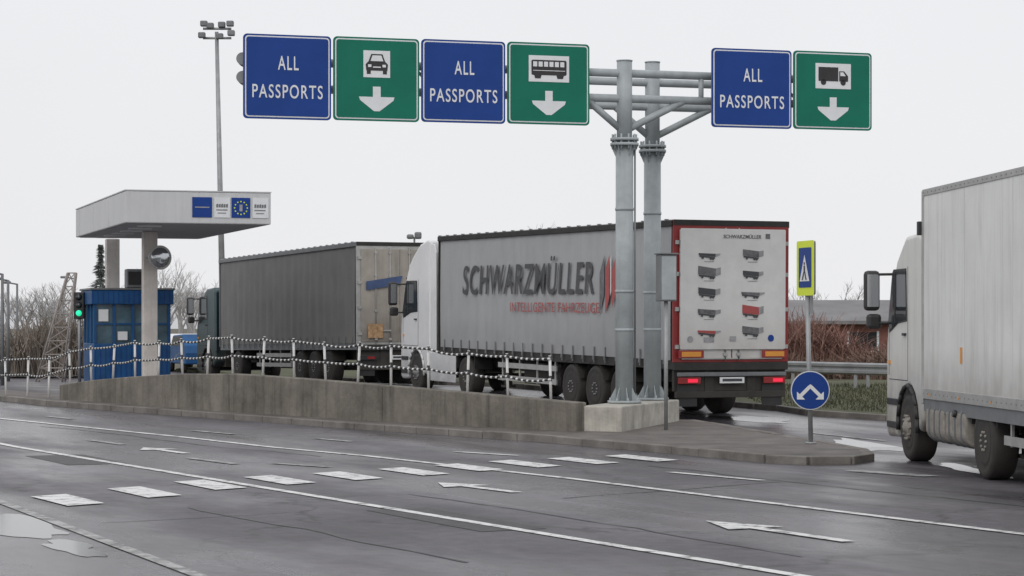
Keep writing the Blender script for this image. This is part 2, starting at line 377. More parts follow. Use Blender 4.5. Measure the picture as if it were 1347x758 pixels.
# ------------------------------------------------------------ barrier fence on the wall
fe=empty('striped_barrier_fence')
line=[(-23,68.2,.42),(-16,59.9,.42),(-12.6,55.7,.42),(-10.8,53.6,.5)]+wp
bw=bmesh.new(); bb=bmesh.new()
def off(p,q): 
    d=Vector((q[0]-p[0],q[1]-p[1],0)).normalized(); n=Vector((-d.y,d.x,0)); return (n if n.y>0 else -n)*.17
postsp=[]; carry=.4
path=[]
for p,q in zip(line,line[1:]):
    o=off(p,q); path.append((Vector(p)+o,Vector(q)+o))
for a,b in path:
    L=(b-a).length; s=carry
    while s<L:
        postsp.append(a+(b-a)*(s/L)); s+=1.02
    carry=s-L
tops=[]
for P in postsp:
    tl=Vector((random.uniform(-.04,.04),0,.78+random.uniform(-.03,.03))); low=.35 if P.y>53.4 else .02
    a=P-Vector((0,0,low)); tops.append(P+tl)
    tube(bw,a,P+tl,.026,n=8)
    tube(bb,P+tl*.42,P+tl*.54,.029,n=8)
    tube(bb,P+tl*.90,P+tl*.985,.029,n=8)
for fr in (.46,.93):
    for j,(A,B) in enumerate(zip(postsp,postsp[1:])):
        TA=tops[j]-A; TB=tops[j+1]-B
        n=8; sg=random.uniform(.0,.06)
        sag=lambda t: -sg*4*t*(1-t)
        for i in range(n):
            for (t0,t1,tg) in ((i/n,(i+.62)/n,bb),((i+.62)/n,(i+1)/n,bw)):
                Pf=lambda t: A+(B-A)*t+(TA+(TB-TA)*t)*fr+Vector((0,-.04,sag(t)))
                tube(tg,Pf(t0),Pf(t1),.022,n=6)
fin('white_bands',bw,M['wpl'],fe); fin('black_bands',bb,M['black'],fe)

# ------------------------------------------------------------ gantry
ga=empty('sign_gantry')
prism('concrete_plinth',ga,[(1.93,40.45),(3.2,44.02),(2.5,44.27),(1.22,40.7)],(0,0,gz(41)+.08),(1,0,0),(0,1,0),.47,M['conc_l'],bevel=.025)
C1=Vector((2.05,42.0,0)); C2=Vector((2.66,43.65,0)); gd=Vector((.955,.296,0))
for i,(C,top) in enumerate(((C1,6.82),(C2,6.98))):
    zb=gz(42)+.55
    bm=bmesh.new()
    tube(bm,(C.x,C.y,zb),(C.x,C.y,5.32),.165,.16,n=24)
    tube(bm,(C.x,C.y,5.32),(C.x,C.y,top),.14,.14,n=24)
    for z in (5.28,5.37): tube(bm,(C.x,C.y,z),(C.x,C.y,z+.05),.26,.26,n=20)
    for k in range(10):
        t=k*math.pi/5; tube(bm,(C.x+.215*math.cos(t),C.y+.215*math.sin(t),5.22),(C.x+.215*math.cos(t),C.y+.215*math.sin(t),5.49),.018,n=6)
    for k in range(6):
        t=k*math.pi/3; p=Vector((math.cos(t),math.sin(t),0))
        addprism(bm,[(.15,0),(.25,0),(.15,-.22)],C+Vector((0,0,5.278)),p,(0,0,1),.012)
    tube(bm,(C.x,C.y,zb-.005),(C.x,C.y,zb+.04),.31,.31,n=20)
    for k in range(8):
        t=k*math.pi/4+.2; p=Vector((math.cos(t),math.sin(t),0))
        addprism(bm,[(.15,0),(.29,0),(.15,.26)],C+Vector((0,0,zb+.04)),p,(0,0,1),.012)
        tube(bm,C+p*.265+Vector((0,0,zb)),C+p*.265+Vector((0,0,zb+.09)),.018,n=6)
    tube(bm,(C.x,C.y,top),(C.x,C.y,top+.02),.15,.15,n=16)
    for z in (1.9,2.6,4.1): tube(bm,(C.x,C.y,z),(C.x,C.y,z+.05),.172,.172,n=20)
    fin('column_%d'%(i+1),bm,M['galv'],ga)
cyl('cable_conduit',ga,(C1.x+.19,C1.y-.02,gz(42)+.6),(C1.x+.19,C1.y-.02,5.2),.018,M['galv_d'],n=8)
bm=bmesh.new()
for C in (C1,C2):
    for z in (6.6,6.14):
        tube(bm,C+Vector((0,0,z))-gd*(6.7 if C is C1 else 1.6),C+Vector((0,0,z))+gd*(4.6 if C is C1 else 1.9),.075,n=12)
for C in (C1,C2):
    tube(bm,C+Vector((0,0,5.6))-gd*.1,C+Vector((0,0,6.12))-gd*.75,.065,n=10)
    tube(bm,C+Vector((0,0,5.6))+gd*.1,C+Vector((0,0,6.12))+gd*1.15,.065,n=10)
for s in (-1.5,1.7):
    for z in (6.6,6.14):
        tube(bm,C1+gd*s+Vector((0,0,z)),C2+gd*(s*.95)+Vector((0,0,z)),.045,n=8)
tube(bm,C1+gd*1.5+Vector((0,0,6.6)),C1+gd*1.5+Vector((0,0,6.14)),.05,n=8)
for s in range(-6,5):
    if abs(s)>1: tube(bm,C1+gd*s+Vector((0,0,6.6)),C1+gd*(s+.5)+Vector((0,0,6.14)),.03,n=6)
fin('beam_truss',bm,M['galv'],ga)
E=C1-gd*6.98
bm=bmesh.new()
for z in (6.60,6.28):
    c=E+Vector((0,0,z)); tube(bm,c,c+gd*.4,.04,n=10)
    tube(bm,c-gd*.03+Vector((0,-.12,0)),c-gd*.03+Vector((0,.12,0)),.105,n=18)
    tube(bm,c-gd*.03+Vector((0,-.22,.01)),c-gd*.03+Vector((0,-.12,.0)),.11,.10,n=18)
tube(bm,E+Vector((0,0,6.05)),E+Vector((0,0,6.8)),.03,n=8)
fin('signal_heads',bm,M['galv_d'],ga)

rz=math.atan2(.296,.955)
def panel(px,py,w,h,z,kind):
    e=empty('direction_sign',(px,py,z),rz)
    base=M['sblue'] if kind=='pass' else M['sgreen']
    X=(1,0,0);Z=(0,0,1)
    prism('back_plate',e,rrect(0,w,0,h,.07),(0,.03,0),X,Z,.028,M['galv_d'])
    prism('face',e,rrect(0,w,0,h,.07),(0,0,0),X,Z,.004,base)
    prism('border',e,rrect(.03,w-.03,.03,h-.03,.06),(0,-.006,0),X,Z,.003,M['swhite'])
    prism('field',e,rrect(.052,w-.052,.052,h-.052,.045),(0,-.012,0),X,Z,.003,base)
    bm=bmesh.new()
    for zz in (.25,1.2): bbox(bm,.05,w-.05,.032,.10,zz,zz+.06)
    fin('rear_brackets',bm,M['galv_d'],e)
    y=-.018
    if kind=='pass':
        text('line_1',e,'ALL',(w*.39,y,.85),X,Z,w*.235,.24,M['swhite'],bold=.008,space=1.2)
        text('line_2',e,'PASSPORTS',(w*.10,y,.36),X,Z,w*.80,.235,M['swhite'],bold=.008,space=1.2)
        return
    bm=bmesh.new()
    cx=w*.5
    addprism(bm,[(cx-.07,.60),(cx+.07,.60),(cx+.07,.42),(cx+.32,.42),(cx+.30,.36),(cx+.05,.17),(cx-.05,.17),(cx-.30,.36),(cx-.32,.42),(cx-.07,.42)],(0,y,0),X,Z,.003)
    ww={'car':.24,'bus':.38,'truck':.36}[kind]
    addprism(bm,[(cx-ww,.76),(cx+ww,.76),(cx+ww,1.23),(cx-ww,1.23)],(0,y,0),X,Z,.003)
    fin('white_symbols',bm,M['swhite'],e)
    bm=bmesh.new(); yb=y-.006; yw=y-.012
    P=lambda pts: addprism(bm,pts,(cx,yb,0),X,Z,.003)
    wb=bmesh.new(); Q=lambda pts: addprism(wb,pts,(cx,yw,0),X,Z,.003)
    if kind=='car':
        P([(-.19,.88),(.19,.88),(.2,.99),(.15,1.04),(.10,1.17),(-.10,1.17),(-.15,1.04),(-.2,.99)])
        P([(-.18,.82),(-.11,.82),(-.11,.88),(-.18,.88)]); P([(.11,.82),(.18,.82),(.18,.88),(.11,.88)])
        Q([(-.115,1.045),(.115,1.045),(.08,1.145),(-.08,1.145)]); Q([(-.16,.94),(-.1,.94),(-.1,.985),(-.16,.985)]); Q([(.1,.94),(.16,.94),(.16,.985),(.1,.985)])
        Q([(-.07,.93),(.07,.93),(.07,.95),(-.07,.95)])
    if kind=='bus':
        P(rrect(-.33,.33,.88,1.15,.03)); P([(-.26,.82),(-.16,.82),(-.14,.88),(-.28,.88)]); P([(.16,.82),(.26,.82),(.28,.88),(.14,.88)])
        for k in range(6): Q([(-.30+k*.102,1.03),(-.30+k*.102+.075,1.03),(-.30+k*.102+.075,1.12),(-.30+k*.102,1.12)])
        Q([(-.30,.955),(.30,.955),(.30,.965),(-.30,.965)])
    if kind=='truck':
        P([(-.30,.90),(.10,.90),(.10,1.16),(-.30,1.16)]); P([(.12,.90),(.30,.90),(.30,1.0),(.22,1.09),(.12,1.09)])
        for q in (-.2,.2): P([(q+.055*math.cos(t*.5236),.88+.055*math.sin(t*.5236)) for t in range(12)])
        Q([(.14,1.0),(.25,1.0),(.2,1.07),(.14,1.07)])
    fin('black_symbol',bm,M['black'],e)
    fin('symbol_cutouts',wb,M['swhite'],e)
P0=Vector((-4.623,39.63)); g2=Vector((.955,.296))
for i,k in enumerate(('pass','car','pass','bus')):
    p=P0+g2*(i*1.585); panel(p.x,p.y,1.545,1.46,5.575+i*.010,k)
P1=Vector((3.655,42.17))
for i,k in enumerate(('pass','truck')):
    p=P1+g2*(i*1.63); panel(p.x,p.y,1.59,1.45,5.64+i*.008,k)

cb=empty('control_cabinet',(2.74,41.0,gz(41)+.1),.35)
cyl('post',cb,(0,0,0),(0,0,2.35),.035,M['steel'])
box('cabinet_box',cb,-.15,.17,-.1,.12,2.3,3.13,M['galv_d'],.015)
box('cabinet_door',cb,-.13,.15,-.106,-.102,2.33,3.10,M['galv'],0)
box('cabinet_lid',cb,-.17,.19,-.13,.14,3.132,3.16,M['galv_d'],.005)

# ------------------------------------------------------------ island signs
ks=empty('keep_either_side_sign',(4.8,37.0,.11))
bm=bmesh.new(); tube(bm,(0,0,0),(-.06,0,2.45),.038,n=14); tube(bm,(0,0,0),(0,0,.03),.09,n=14); fin('pole',bm,M['steel'],ks)
def disc(r,n=40): return [(r*math.cos(2*math.pi*i/n),r*math.sin(2*math.pi*i/n)) for i in range(n)]
o=(-.02,-.06,.86)
prism('disc_back',ks,disc(.315),(o[0],-.05,o[2]),(1,0,0),(0,0,1),.02,M['galv_d'])
prism('disc_rim',ks,disc(.312),(o[0],-.075,o[2]),(1,0,0),(0,0,1),.003,M['swhite'])
prism('disc_face',ks,disc(.297),(o[0],-.082,o[2]),(1,0,0),(0,0,1),.003,M['sblue'])
bm=bmesh.new()
for s in (-1,1):
    addprism(bm,[(s*a,b) for a,b in [(.0,.10),(.0,.03),(.13,-.10),(.085,-.145),(.215,-.145),(.215,-.02),(.17,-.06),(.04,.07)]],(o[0],-.089,o[2]),(1,0,0),(0,0,1),.003)
fin('arrows',bm,M['swhite'],ks)
ps=empty('pedestrian_crossing_sign',(4.74,36.98,2.5),math.atan2(-.965,.26))
X=(1,0,0);Z=(0,0,1)
prism('backing',ps,rrect(-.35,.35,0,.86,.04),(0,0,0),X,Z,.03,M['galv_d'])
prism('yellow_board',ps,rrect(-.36,.36,-.01,.87,.04),(0,-.034,0),X,Z,.003,M['yel'])
prism('blue_field',ps,rrect(-.26,.26,.12,.76,.02),(0,-.041,0),X,Z,.003,M['sblue'])
prism('triangle',ps,[(-.2,.22),(.2,.22),(0,.64)],(0,-.048,0),X,Z,.003,M['swhite'])
bm=bmesh.new()
for pts in ([(-.02,.36),(.03,.36),(.03,.47),(-.02,.47)],[(-.1,.24),(-.06,.24),(.0,.36),(-.03,.37)],[(.06,.24),(.1,.24),(.04,.37),(.01,.36)],[(-.015,.485),(.025,.485),(.025,.525),(-.015,.525)]):
    addprism(bm,pts,(0,-.055,0),X,Z,.003)
fin('walking_figure',bm,M['black'],ps)
box('clamp',ps,-.06,.06,.002,.09,.1,.16,M['steel']); box('clamp_low',ps,-.06,.06,.002,.09,.6,.66,M['steel'])
box('sign_pole_top',ps,-.03,.03,.03,.09,-.3,.8,M['steel'])

# ------------------------------------------------------------ trucks
def wheel(parent,x,y,side,r=.5,w=.3,rim='rim',deep=False):
    bm=bmesh.new()
    s=side
    prof=[(0,.28),(.0,r*.62),(-.015,r*.66),(.012,r*.80),(.0,r*.94),(-.04,r),(-w+.04,r),(-w,r*.92),(-w,.3)]
    lathe(bm,[(a*s,q) for a,q in prof],(x,y,r),(0,1,0),32,0)
    if deep: hub=[(-.012,r*.62),(-.02,r*.56),(-.17,r*.50),(-.17,r*.30),(-.03,r*.28),(-.02,r*.12),(-.02,.01)]
    else: hub=[(-.012,r*.62),(-.01,r*.57),(-.06,r*.52),(-.03,r*.40),(.035,r*.30),(.04,r*.17),(.07,r*.15),(.075,.01)]
    lathe(bm,[(a*s,q) for a,q in hub],(x,y,r),(0,1,0),32,1)
    rr=r*(.35 if not deep else .24)
    for k in range(10):
        t=k*math.pi/5; a=(-.0 if not deep else -.03)*s
        c=Vector((x+rr*math.cos(t),y+a,r+rr*math.sin(t)))
        tube(bm,c,c+Vector((0,.05*s,0)),.018,n=6,mi=1)
    if not deep:
        for k in range(10):
            t=(k+.5)*math.pi/5; c=Vector((x+r*.46*math.cos(t),y-.045*s,r+r*.46*math.sin(t)))
            tube(bm,c,c+Vector((0,.012*s,0)),.028,n=8,mi=2)
    return fin('wheel',bm,[M['tyre'],M[rim],M['black']],parent)

def axle(parent,x,r=.5,rim='rim',deep=False):
    wheel(parent,x,-.03,1,r,.34,rim,deep); wheel(parent,x,-2.52,-1,r,.34,rim,deep)
    cyl('axle_beam',parent,(x,-.3,r),(x,-2.25,r),.08,M['under'],n=10)

def trailer(e,L,H,fl,side_mat,frame_mat,curtain=True,axles=(2.6,3.9,5.2),lit=True):
    W=2.55
    if curtain:
        box('core',e,.03,L-.03,-W+.05,-.04,fl,H-.04,side_mat)
        bm=bmesh.new(); nx=int(L/.06); nzs=6; z0=fl-.02; z1=H-.12
        rng=random.Random(int(L*100+H*7)); ph=rng.random()*6
        for sgn,yb in ((1,.0),(-1,-W)):
            grid=[]
            for i in range(nx+1):
                x=.1+(L-.2)*i/nx; col=[]
                for j in range(nzs+1):
                    t=j/nzs; bulge=math.sin(math.pi*t)
                    a=.009*math.sin(x*2*math.pi/.62+.5*math.sin(t*3+x))+.006*math.sin(x*7.7+1+t*2)
                    col.append(bm.verts.new((x,yb+sgn*(a*(.4+.6*bulge+.5*(1-t))+.02*bulge*(.5+.5*math.sin(x*.8+ph+t*1.5))),z0+(z1-z0)*t)))
                grid.append(col)
            for i in range(nx):
                for j in range(nzs):
                    f=bm.faces.new([grid[i][j],grid[i+1][j],grid[i+1][j+1],grid[i][j+1]]); f.smooth=True
        fin('curtain_sides',bm,side_mat,e)
        bm=bmesh.new(); x=.35
        while x<L-.3:
            bbox(bm,x-.018,x+.018,.020,.034,fl-.16,fl+.18); bbox(bm,x-.03,x+.03,.03,.052,fl-.10,fl-.02); x+=.58
        fin('curtain_buckles',bm,M['galv_d'],e)
        box('roof_rail_left',e,0,L,-.02,.05,H-.13,H-.01,frame_mat,.01)
        box('roof_rail_right',e,0,L,-W-.05,-W+.02,H-.13,H-.01,frame_mat,.01)
        bm=bmesh.new(); x=.3
        while x<L: bbox(bm,x-.02,x+.02,-.025,.056,H-.02,H+.018); x+=.55
        fin('roof_carriages',bm,M['galv_d'],e)
    else:
        box('insulated_body',e,0,L,-W,0,fl,H,side_mat,.02)
        bm=bmesh.new()
        bbox(bm,-.005,L+.005,-.03,.012,H-.09,H+.006); bbox(bm,-.005,L+.005,-.03,.012,fl-.02,fl+.13)
        bbox(bm,L-.06,L+.006,-.06,.014,fl,H-.02)
        fin('aluminium_edge_rails',bm,M['alu'],e,bevel=.006)
        bm=bmesh.new(); x=L-.1
        while x>0:
            for z in (H-.045,fl+.055): tube(bm,(x,.010,z),(x,.017,z),.010,n=6)
            x-=.22
        fin('rail_rivets',bm,M['galv_d'],e)
        bm=bmesh.new()
        for k in range(1,6):
            x=k*L/6; bbox(bm,x-.005,x+.005,-.01,.003,fl+.14,H-.1)
        fin('panel_seams',bm,M['canu'],e)
        bm=bmesh.new(); x=.4
        while x<L: bbox(bm,x-.02,x+.02,.012,.02,fl+.03,fl+.06); x+=1.6
        fin('side_marker_lamps',bm,M['orange'],e)
        box('refrigeration_unit',e,L+.01,L+.4,-2.1,-.25,2.5,H-.25,M['white'],.06)
        box('upper_marker_lamp',e,L+.0,L+.10,.0,.07,H-.65,H-.45,M['black'],.01)
    box('roof',e,.0,L,-W,0,H-.03,H+.005,M['canu'])
    box('front_wall',e,L-.03,L+.02,-W-.02,.02,fl-.1,H-.01,frame_mat,.01)
    box('side_raves',e,0.02,L-.02,-W+.01,-.01,fl-.2,fl-.025,M['galv_d'] if frame_mat is not M['under'] else M['under'])
    for y in (-.75,-1.8):
        box('chassis_rail',e,.2,L-.3,y-.07,y+.07,.72,fl-.2,M['under'])
    for a in axles: axle(e,a,deep=True)
    bm=bmesh.new()
    for a in axles:
        for yy in ((-.42,.0),(-2.55,-2.13)):
            pts=[]
            R=.58
            for k in range(0,9):
                t=math.radians(20+140*k/8); pts.append((a+R*math.cos(t),.5+R*math.sin(t)))
            for p,q in zip(pts,pts[1:]):
                vs=[bm.verts.new(v) for v in ((p[0],yy[0],p[1]),(q[0],yy[0],q[1]),(q[0],yy[1],q[1]),(p[0],yy[1],p[1]))]
                bm.faces.new(vs)
    fin('mudguards',bm,M['under'],e)
    bm=bmesh.new()
    for z in (.5,.8):
        bbox(bm,axles[-1]+.85,L-4.0,-.07,-.04,z,z+.12); bbox(bm,axles[-1]+.85,L-4.0,-2.51,-2.48,z,z+.12)
    for k in range(4):
        x=axles[-1]+1+k*(L-5.2-axles[-1])/3; bbox(bm,x-.03,x+.03,-.11,-.075,.48,fl-.2)
    fin('side_guard_rails',bm,M['alu'],e)
    bm=bmesh.new()
    for y in (-.5,-2.05): 
        bbox(bm,L-3.6,L-3.45,y-.07,y+.07,.35,1.0); bbox(bm,L-3.7,L-3.35,y-.12,y+.12,.30,.35)
    fin('landing_legs',bm,M['under'],e)
    box('pallet_box',e,axles[-1]+1.2,axles[-1]+3.4,-1.9,-.3,.45,.95,M['under'],.02)
    bm=bmesh.new()
    bbox(bm,-.06,.03,-W,.0,fl-.22,fl-.06); bbox(bm,-.05,.05,-W+.05,-.05,.45,.58)
    bbox(bm,.0,.15,-.9,-.7,.5,1.0); bbox(bm,.0,.15,-1.85,-1.65,.5,1.0)
    bbox(bm,.02,.10,-W+.02,-.02,.58,fl-.22)
    fin('rear_underrun',bm,M['under'],e,bevel=.01)
    for y,n in ((-.32,'l'),(-2.23,'r')):
        box('lamp_cluster_'+n,e,-.09,-.055,y-.25,y+.25,.73,.86,M['taild'] if lit else M['black'],.01)
        box('lamp_lens_'+n,e,-.097,-.091,y-.18,y+.04,.76,.83,M['tail'] if lit else M['taild'])
        box('mudflap_'+n,e,-.02,-.0,y-.2,y+.25,.28,.72,M['black'])
    box('number_plate',e,-.075,-.062,-1.55,-1.0,.74,.86,M['swhite'])
    box('plate_text_block',e,-.079,-.077,-1.50,-1.06,.775,.83,M['dkt'])

def doors(e,H,fl,dm,fm,bars=True):
    W=2.55
    box('rear_frame',e,-.03,.03,-W-.02,.02,fl-.06,H,fm,.01)
    box('rear_header',e,-.045,-.032,-W-.02,.02,H-.11,H+.0,M['under'])
    for y0,y1 in ((-1.262,-.11),(-2.44,-1.288)):
        box('door_leaf',e,-.055,-.033,y0,y1,fl+.02,H-.2,dm,.008)
    bm=bmesh.new()
    for y in ((-.55,-.98,-1.57,-2.0) if bars else (-1.12,-1.42)):
        tube(bm,(-.075,y,fl-.02),(-.075,y,H-.15),.016,n=8)
        for z in (fl+.1,fl+.9,fl+1.9,H-.3): bbox(bm,-.09,-.057,y-.04,y+.04,z-.03,z+.03)
        if bars: bbox(bm,-.10,-.08,y-.02,y+.22,fl+.32,fl+.36)
    for y in (-.07,-2.48):
        for z in (fl+.25,fl+1.0,fl+1.7,H-.45): bbox(bm,-.07,-.034,y-.06,y+.06,z-.04,z+.04)
    fin('locking_bars',bm,M['alu'],e)

def tractor(e,x0,H,body,axd,style,wheelf=.95,rim='rim'):
    W=2.5; yl=-.03
    wx=x0+wheelf; R=.60
    arch=[]
    for k in range(0,11):
        t=math.radians(-8+196*k/10); arch.append((wx+R*math.cos(t),.52+R*math.sin(t)))
    F=x0+2.28
    roof=[(x0,H-.12),(x0+.25,H),(x0+1.05,H-.03),(x0+1.62,H-.38)] if style=='low' else [(x0,H-.04),(x0+.2,H),(x0+.8,H-.12),(x0+1.35,H-.42),(x0+1.65,H-.66)]
    prof=[(x0,1.0)]+roof+[(x0+1.86,H-(.72 if style=='low' else .98)),(F-.06,1.95),(F,1.72),(F+.02,.95),(F,.36),(F-.12,.30),(wx+R+.04,.32)]+[(a,b) for a,b in arch]+[(x0+.02,.62)]
    prism('cab_shell',e,prof,(0,yl,0),(1,0,0),(0,0,1),W,body,bevel=.07,seg=4)
    zt=2.86 if style!='low' else 2.84; zb=2.1
    wpts=[(x0+.98,zb),(x0+1.50,zb-.03),(x0+2.02,zb-.16),(x0+2.10,zb+.0),(x0+1.86,zt-.05),(x0+1.78,zt),(x0+1.02,zt)]
    for yy,n in ((yl+.006,'l'),(yl-W-.010,'r')):
        prism('window_seal_'+n,e,[(cx+(cx-(x0+1.5))*.06,cz+(cz-2.45)*.07) for cx,cz in wpts],(0,yy,0),(1,0,0),(0,0,1),.003,M['black'])
        prism('side_window_'+n,e,wpts,(0,yy+(.006 if n=='l' else -.006),0),(1,0,0),(0,0,1),.003,M['glass'])
    box('window_divider',e,x0+1.66,x0+1.69,yl+.012,yl+.02,zb-.05,zt-.01,M['black'])
    a=Vector((x0+1.90,0,H-(.80 if style=='low' else 1.04))); b=Vector((F-.07,0,2.0)); up=(a-b).normalized(); hgt=(a-b).length
    prism('windscreen',e,rrect(.12,W-.12,0,hgt,.1),(b.x+.012,yl-.0,b.z),(0,-1,0),tuple(up),.008,M['glass'])
    vz=a.z
    box('sun_visor',e,x0+1.84,x0+2.18,yl-W+.1,yl-.1,vz+.02,vz+.08,M['black'],.02)
    bm=bmesh.new()
    for k in range(5): bbox(bm,F+.018,F+.035,yl-W+.35,yl-.35,.95+k*.15,1.05+k*.15)
    fin('grille_slats',bm,M['black'],e)
    for y in (yl-.32,yl-W+.32): box('headlamp',e,F-.02,F+.04,y-.2,y+.2,.55,.8,M['silver'],.03)
    bm=bmesh.new(); y0=yl-.002; y1=yl+.004
    bbox(bm,x0+.90,x0+.912,y0,y1,1.2,zt+.05); bbox(bm,x0+2.09,x0+2.102,y0,y1,1.25,2.0); bbox(bm,x0+.912,x0+2.09,y0,y1,1.185,1.197)
    bbox(bm,x0+1.0,x0+1.16,y0,y1+.03,1.86,1.90)
    fin('door_lines',bm,M['black'],e)
    box('side_turn_lamp',e,x0+2.0,x0+2.08,yl+.0,yl+.02,1.42,1.48,M['orange'])
    bm=bmesh.new()
    for z in (.45,.8): bbox(bm,wx+R+.06,F-.1,yl-.02,yl+.02,z,z+.10)
    fin('cab_steps',bm,M['black'],e,bevel=.01)
    bm=bmesh.new()
    for (p,q) in zip(arch,arch[1:]):
        if min(p[0],q[0])<x0+.01: continue
        tube(bm,(p[0],yl+.01,p[1]),(q[0],yl+.01,q[1]),.035,n=6)
    fin('arch_lip',bm,M['black'] if style!='volvo' else body,e)
    for s,yy in ((1,yl),(-1,yl-W)):
        box('mirror_head',e,x0+2.16,x0+2.34,min(yy+s*.12,yy+s*.36),max(yy+s*.12,yy+s*.36),2.24,2.86,M['black'],.06)
        box('mirror_wide',e,x0+2.15,x0+2.32,min(yy+s*.10,yy+s*.32),max(yy+s*.10,yy+s*.32),1.96,2.19,M['black'],.05)
        box('mirror_glass',e,x0+2.152,x0+2.158,min(yy+s*.15,yy+s*.33),max(yy+s*.15,yy+s*.33),2.30,2.80,M['silver'])
        bm=bmesh.new(); tube(bm,(x0+2.0,yy-s*.05,2.80),(x0+2.25,yy+s*.25,2.80),.022); tube(bm,(x0+2.05,yy-s*.05,2.05),(x0+2.25,yy+s*.25,2.05),.022)
        fin('mirror_arms',bm,M['black'],e)
    dp=[(x0-.02,1.0),(x0-.02,H-.12),(x0-.25,H-.14),(x0-.40,H-.35),(x0-.42,1.0)]
    if style=='low': dp=[(x0-.02,1.0),(x0-.02,H-.12),(x0-.11,H-.16),(x0-.11,1.0)]
    prism('side_deflector_l',e,dp,(0,yl-.01,0),(1,0,0),(0,0,1),.035,body,bevel=.01)
    prism('side_deflector_r',e,dp,(0,yl-W+.045,0),(1,0,0),(0,0,1),.035,body,bevel=.01)
    for y in (-.85,-1.7): box('tractor_rail',e,axd-.9,x0+1.6,y-.05,y+.05,.62,.90,M['under'])
    box('floor_pan',e,x0-.1,F-.2,yl-W+.35,yl-.35,.45,.99,M['under'])
    axle(e,wx,.5,rim); axle(e,axd,.5,rim,deep=True)
    box('rear_mudguard',e,axd-.62,axd+.62,-.50,-.03,1.03,1.07,M['black'],.01)
    for xx in (axd-.62,axd+.60): box('mudguard_lip',e,xx,xx+.02,-.50,-.03,.70,1.03,M['black'])

u=Vector((-.372,.928)); ang=math.atan2(u.y,u.x)
T=empty('curtainsider_truck',(3.2,45.8,gz(46)+.01),ang)
H=4.0; fl=1.22
T.rotation_euler=(0,-math.atan(.0105),ang)
trailer(T,13.6,H,fl,M['curt'],M['under'])
doors(T,H,fl,M['doorw'],M['dkred'],bars=False)
tractor(T,14.35,3.95,M['white'],11.75,'volvo',wheelf=1.0)
box('skirt_panel',T,12.45,14.3,-.05,-.02,.32,1.05,M['white'],.02)
ax=(-1,0,0); az=(0,0,1)
text('curtain_lettering',T,'SCHWARZM\u00dcLLER',(11.75,.058,2.52),ax,az,7.95,.86,M['dkt'],bold=.010,shear=.15,space=1.12)
text('curtain_subtitle',T,'INTELLIGENTE FAHRZEUGE',(8.6,.058,2.12),ax,az,5.1,.22,M['redt'],bold=.0,space=1.1)
for k,(mm,pts) in enumerate((('gpr',[(0,0),(.24,.38),(.24,1.22),(0,.84)]),('redt',[(.30,.0),(.50,.30),(.50,1.22),(.30,.92)]),('doorw',[(.54,.36),(.60,.45),(.60,1.22),(.54,1.12)]),('redt',[(.64,.12),(.86,.44),(.86,1.22),(.64,.9)]))):
    prism('logo_stripe',T,pts,(3.48,.056,2.12),ax,az,.004,M[mm])
ay=(0,-1,0)
prism('poster_panel',T,rrect(.10,2.46,fl+.2,H-.17,.03),(-.098,0,0),ay,az,.003,M['doorw'])
text('poster_title',T,'SCHWARZM\u00dcLLER',(-.106,-1.05,H-.36),ay,az,.85,.09,M['gpr'],bold=.01,shear=.1)
prism('poster_logo',T,[(0,0),(.1,.0),(.1,.1),(0,.1)],(-.106,-2.0,H-.36),ay,az,.003,M['gpr'])
rng=random.Random(3)
bmd=bmesh.new(); bmr=bmesh.new(); bmg=bmesh.new(); bml=bmesh.new()
for c,xc in enumerate((.74,1.72)):
    for r in range(5):
        zc_=H-.70-r*.385; w=.23+.04*rng.random(); lay=-.106
        tall=.04+.13*((r*3+c*2)%4)/3
        tgt=bmr if (c,r) in ((1,3),(0,4)) else (bmg if (c+r)%2 else bmd)
        addprism(tgt,[(xc-w,zc_),(xc+w*.55,zc_-.035),(xc+w*.55,zc_+tall*.7),(xc-w,zc_+tall)],(lay,0,0),ay,az,.003)
        addprism(bml,[(xc+w*.56,zc_-.035),(xc+w,zc_+.0),(xc+w,zc_+tall*.85),(xc+w*.56,zc_+tall*.7)],(lay,0,0),ay,az,.003)
        addprism(bmd,[(xc-w*.95,zc_-.035),(xc+w*.5,zc_-.07),(xc+w*.5,zc_-.04),(xc-w*.95,zc_-.005)],(-.112,0,0),ay,az,.003)
        for q in (-.65,.1,.32):
            cx=xc+w*q; addprism(bmd,[(cx+.027*math.cos(k*.785),zc_-.065-.02*q+.027*math.sin(k*.785)) for k in range(8)],(-.118,0,0),ay,az,.002)
        addprism(bml,[(xc-.12,zc_-.135),(xc+.10,zc_-.135),(xc+.10,zc_-.122),(xc-.12,zc_-.122)],(-.106,0,0),ay,az,.002)
fin('poster_vehicles_dark',bmd,M['dkt'],T); fin('poster_vehicles_red',bmr,M['redt'],T); fin('poster_vehicles_grey',bmg,M['gpr'],T); fin('poster_vehicles_pale',bml,M['lpr'],T)
bm=bmesh.new(); addprism(bm,disc(.07,20),(-.106,-2.13,fl+.42),ay,az,.003); fin('poster_badge',bm,M['sblue'],T)
bm=bmesh.new(); addprism(bm,disc(.065,20),(-.106,-.32,fl+.40),ay,az,.003); addprism(bm,[(.62,fl+.34),(.85,fl+.34),(.85,fl+.44),(.62,fl+.44)],(-.106,0,0),ay,az,.003); addprism(bm,[(1.2,fl+.36),(1.34,fl+.36),(1.34,fl+.46),(1.2,fl+.46)],(-.106,0,0),ay,az,.003); fin('poster_badges_grey',bm,M['lpr'],T)
for y in (-.06,-1.93):
    box('warning_plate_red',T,-.112,-.102,y-.56,y,fl+.03,fl+.18,M['dkred']); box('warning_plate_yellow',T,-.118,-.114,y-.50,y-.07,fl+.055,fl+.155,M['orange'])
box('door_bottom_rail',T,-.075,-.058,-2.4,-.15,fl+.0,fl+.028,M['alu'])
